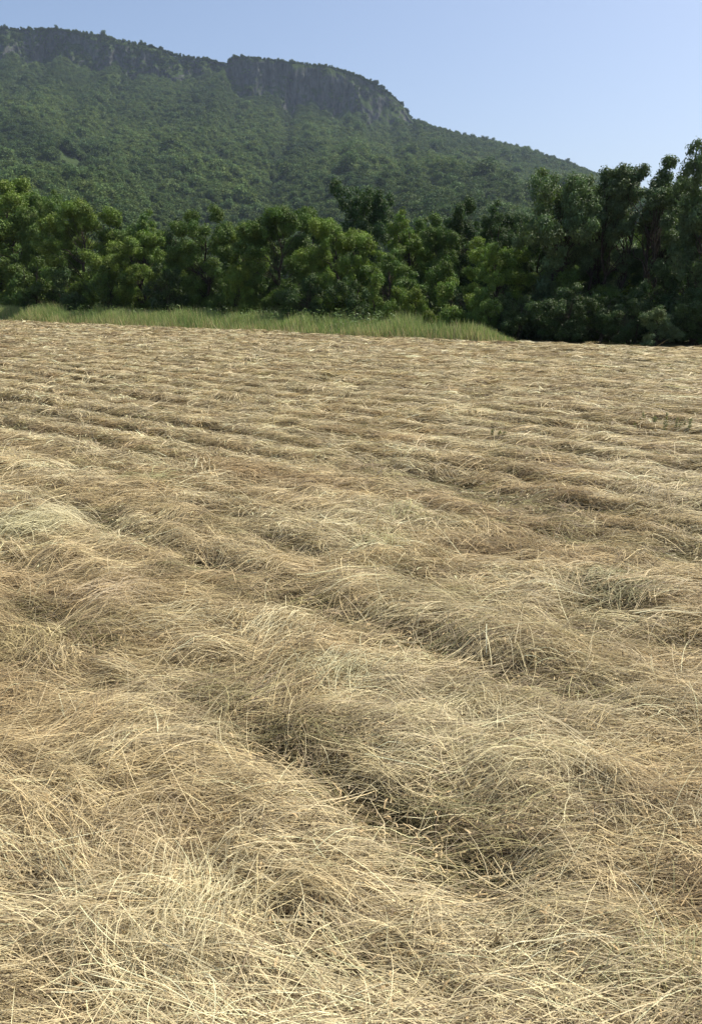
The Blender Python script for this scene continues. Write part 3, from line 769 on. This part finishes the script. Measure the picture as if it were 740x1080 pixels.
def hill_wood():
    mat = hill_leaf_mat()
    src = bpy.data.collections.new('far_crown_shapes')
    for i in range(7):
        me = crown_far(200+i, [1, 1.2, .85, 1.1, 1.35, .9, 1.05][i]); me.materials.clear(); me.materials.append(mat)
        src.objects.link(bpy.data.objects.new('far_crown', me))
    rng = np.random.default_rng(77)
    n = 105000
    px = rng.uniform(-230, 860, n); v = rng.random(n)**0.75
    dens = 1.0*(0.30+0.70*np.clip((150+1080*v)/YR, 0, 1.2))     # fewer where columns are narrow
    keep = rng.random(n) < dens
    px, v = px[keep], v[keep]
    # ledges and rim of the cliffs
    m = 6500; px2 = rng.uniform(-200, 640, m); v2 = 1+rng.random(m)
    ch2 = np.interp(px2, [p[0] for p in CLIFFH], [p[1] for p in CLIFFH])
    k2 = rng.random(m) < np.where(vnoise(px2/9, v2*6, 5) > np.where((px2 > 240) & (px2 < 436), 0.42, -0.25), 1, 0.0)
    px2, v2 = px2[k2], v2[k2]
    m = 4500; px3 = rng.uniform(-230, 760, m); v3 = 2+rng.random(m)*0.05-0.02
    px = np.concatenate([px, px2, px3]); v = np.concatenate([v, v2, v3])
    sc = np.exp(rng.normal(0, .27, len(px)))*(0.95+0.45*fbm(px/26, v*12, 3, 3))
    sc *= 0.92; sc[v > 1.0] *= 0.6
    sc[v > 1.97] *= rng.uniform(.6, 1.35, (v > 1.97).sum())
    sc[v > 0.9] *= 0.85
    X, Y, Z = hill_surface(px, v)
    # no trees on bare rock patches of the slope
    bare = fbm(px/16, v*16, 900, 3)
    ok = ~((bare > 0.52) & (v > 0.30) & (v < 1)) & (Z > 1)
    X, Y, Z, sc, px, v = X[ok], Y[ok], Z[ok], sc[ok], px[ok], v[ok]
    me = bpy.data.meshes.new('hillside_wood'); me.vertices.add(len(X))
    me.vertices.foreach_set('co', np.stack([X, Y, Z-0.8], -1).astype(np.float32).ravel())
    for nm, typ, arr in (('sc', 'FLOAT', sc), ('rot', 'FLOAT', rng.uniform(0, 6.28, len(X))), ('patch', 'FLOAT', np.clip(0.32+0.75*fbm(px/45, v*8, 44, 4)-0.1*(v > .8), -.25, .75))):
        at_ = me.attributes.new(nm, typ, 'POINT'); at_.data.foreach_set('value', arr.astype(np.float32))
    me.materials.append(mat)
    o = link('hillside_wood', me); tag(o, 'dense wood covering the whole slope of the hill', None, None, 'stuff')
    ng = bpy.data.node_groups.new('scatter', 'GeometryNodeTree')
    ng.interface.new_socket('Geometry', in_out='INPUT', socket_type='NodeSocketGeometry')
    ng.interface.new_socket('Geometry', in_out='OUTPUT', socket_type='NodeSocketGeometry')
    gi, go = ng.nodes.new('NodeGroupInput'), ng.nodes.new('NodeGroupOutput')
    ci = ng.nodes.new('GeometryNodeCollectionInfo'); ci.inputs['Collection'].default_value = src
    ci.inputs['Separate Children'].default_value = True; ci.inputs['Reset Children'].default_value = True
    ip = ng.nodes.new('GeometryNodeInstanceOnPoints'); ip.inputs['Pick Instance'].default_value = True
    a1 = ng.nodes.new('GeometryNodeInputNamedAttribute'); a1.data_type = 'FLOAT'; a1.inputs[0].default_value = 'sc'
    a2 = ng.nodes.new('GeometryNodeInputNamedAttribute'); a2.data_type = 'FLOAT'; a2.inputs[0].default_value = 'rot'
    cx = ng.nodes.new('ShaderNodeCombineXYZ')
    rv = ng.nodes.new('FunctionNodeRandomValue'); rv.data_type = 'INT'
    for s_ in rv.inputs:
        if s_.type == 'INT' and s_.name == 'Max': s_.default_value = 6
        if s_.type == 'INT' and s_.name == 'Min': s_.default_value = 0
    L = ng.links.new
    L(gi.outputs[0], ip.inputs['Points']); L(ci.outputs[0], ip.inputs['Instance'])
    L([s_ for s_ in rv.outputs if s_.type == 'INT'][0], ip.inputs['Instance Index'])
    L(a2.outputs[0], cx.inputs[2]); L(cx.outputs[0], ip.inputs['Rotation']); L(a1.outputs[0], ip.inputs['Scale'])
    L(ip.outputs[0], go.inputs[0])
    md = o.modifiers.new('scatter', 'NODES'); md.node_group = ng
hill_wood()

# ------------------------------------------------------------------ haze
def build_haze():
    m, t, out = new_mat('haze_air')
    vol = N(t, 'ShaderNodeVolumePrincipled')
    vol.inputs['Color'].default_value = (0.62, 0.76, 1.0, 1)
    vol.inputs['Density'].default_value = 0.00009
    vol.inputs['Anisotropy'].default_value = 0.2
    t.links.new(vol.outputs[0], out.inputs['Volume'])
    a = S+40; z0, z1 = -1.2, 430.0
    v = np.array([[x, y, z] for z in (z0, z1) for x, y in ((-a, -a), (a, -a), (a, a), (-a, a))])
    f = np.array([[3, 2, 1, 0], [4, 5, 6, 7], [0, 1, 5, 4], [1, 2, 6, 5], [2, 3, 7, 6], [3, 0, 4, 7]])
    o = link('haze', mesh_np('haze', v, f, m)); tag(o, 'thin summer haze in the air over field and hill', None, None, 'stuff')
    o.display_type = 'WIRE'
build_haze()
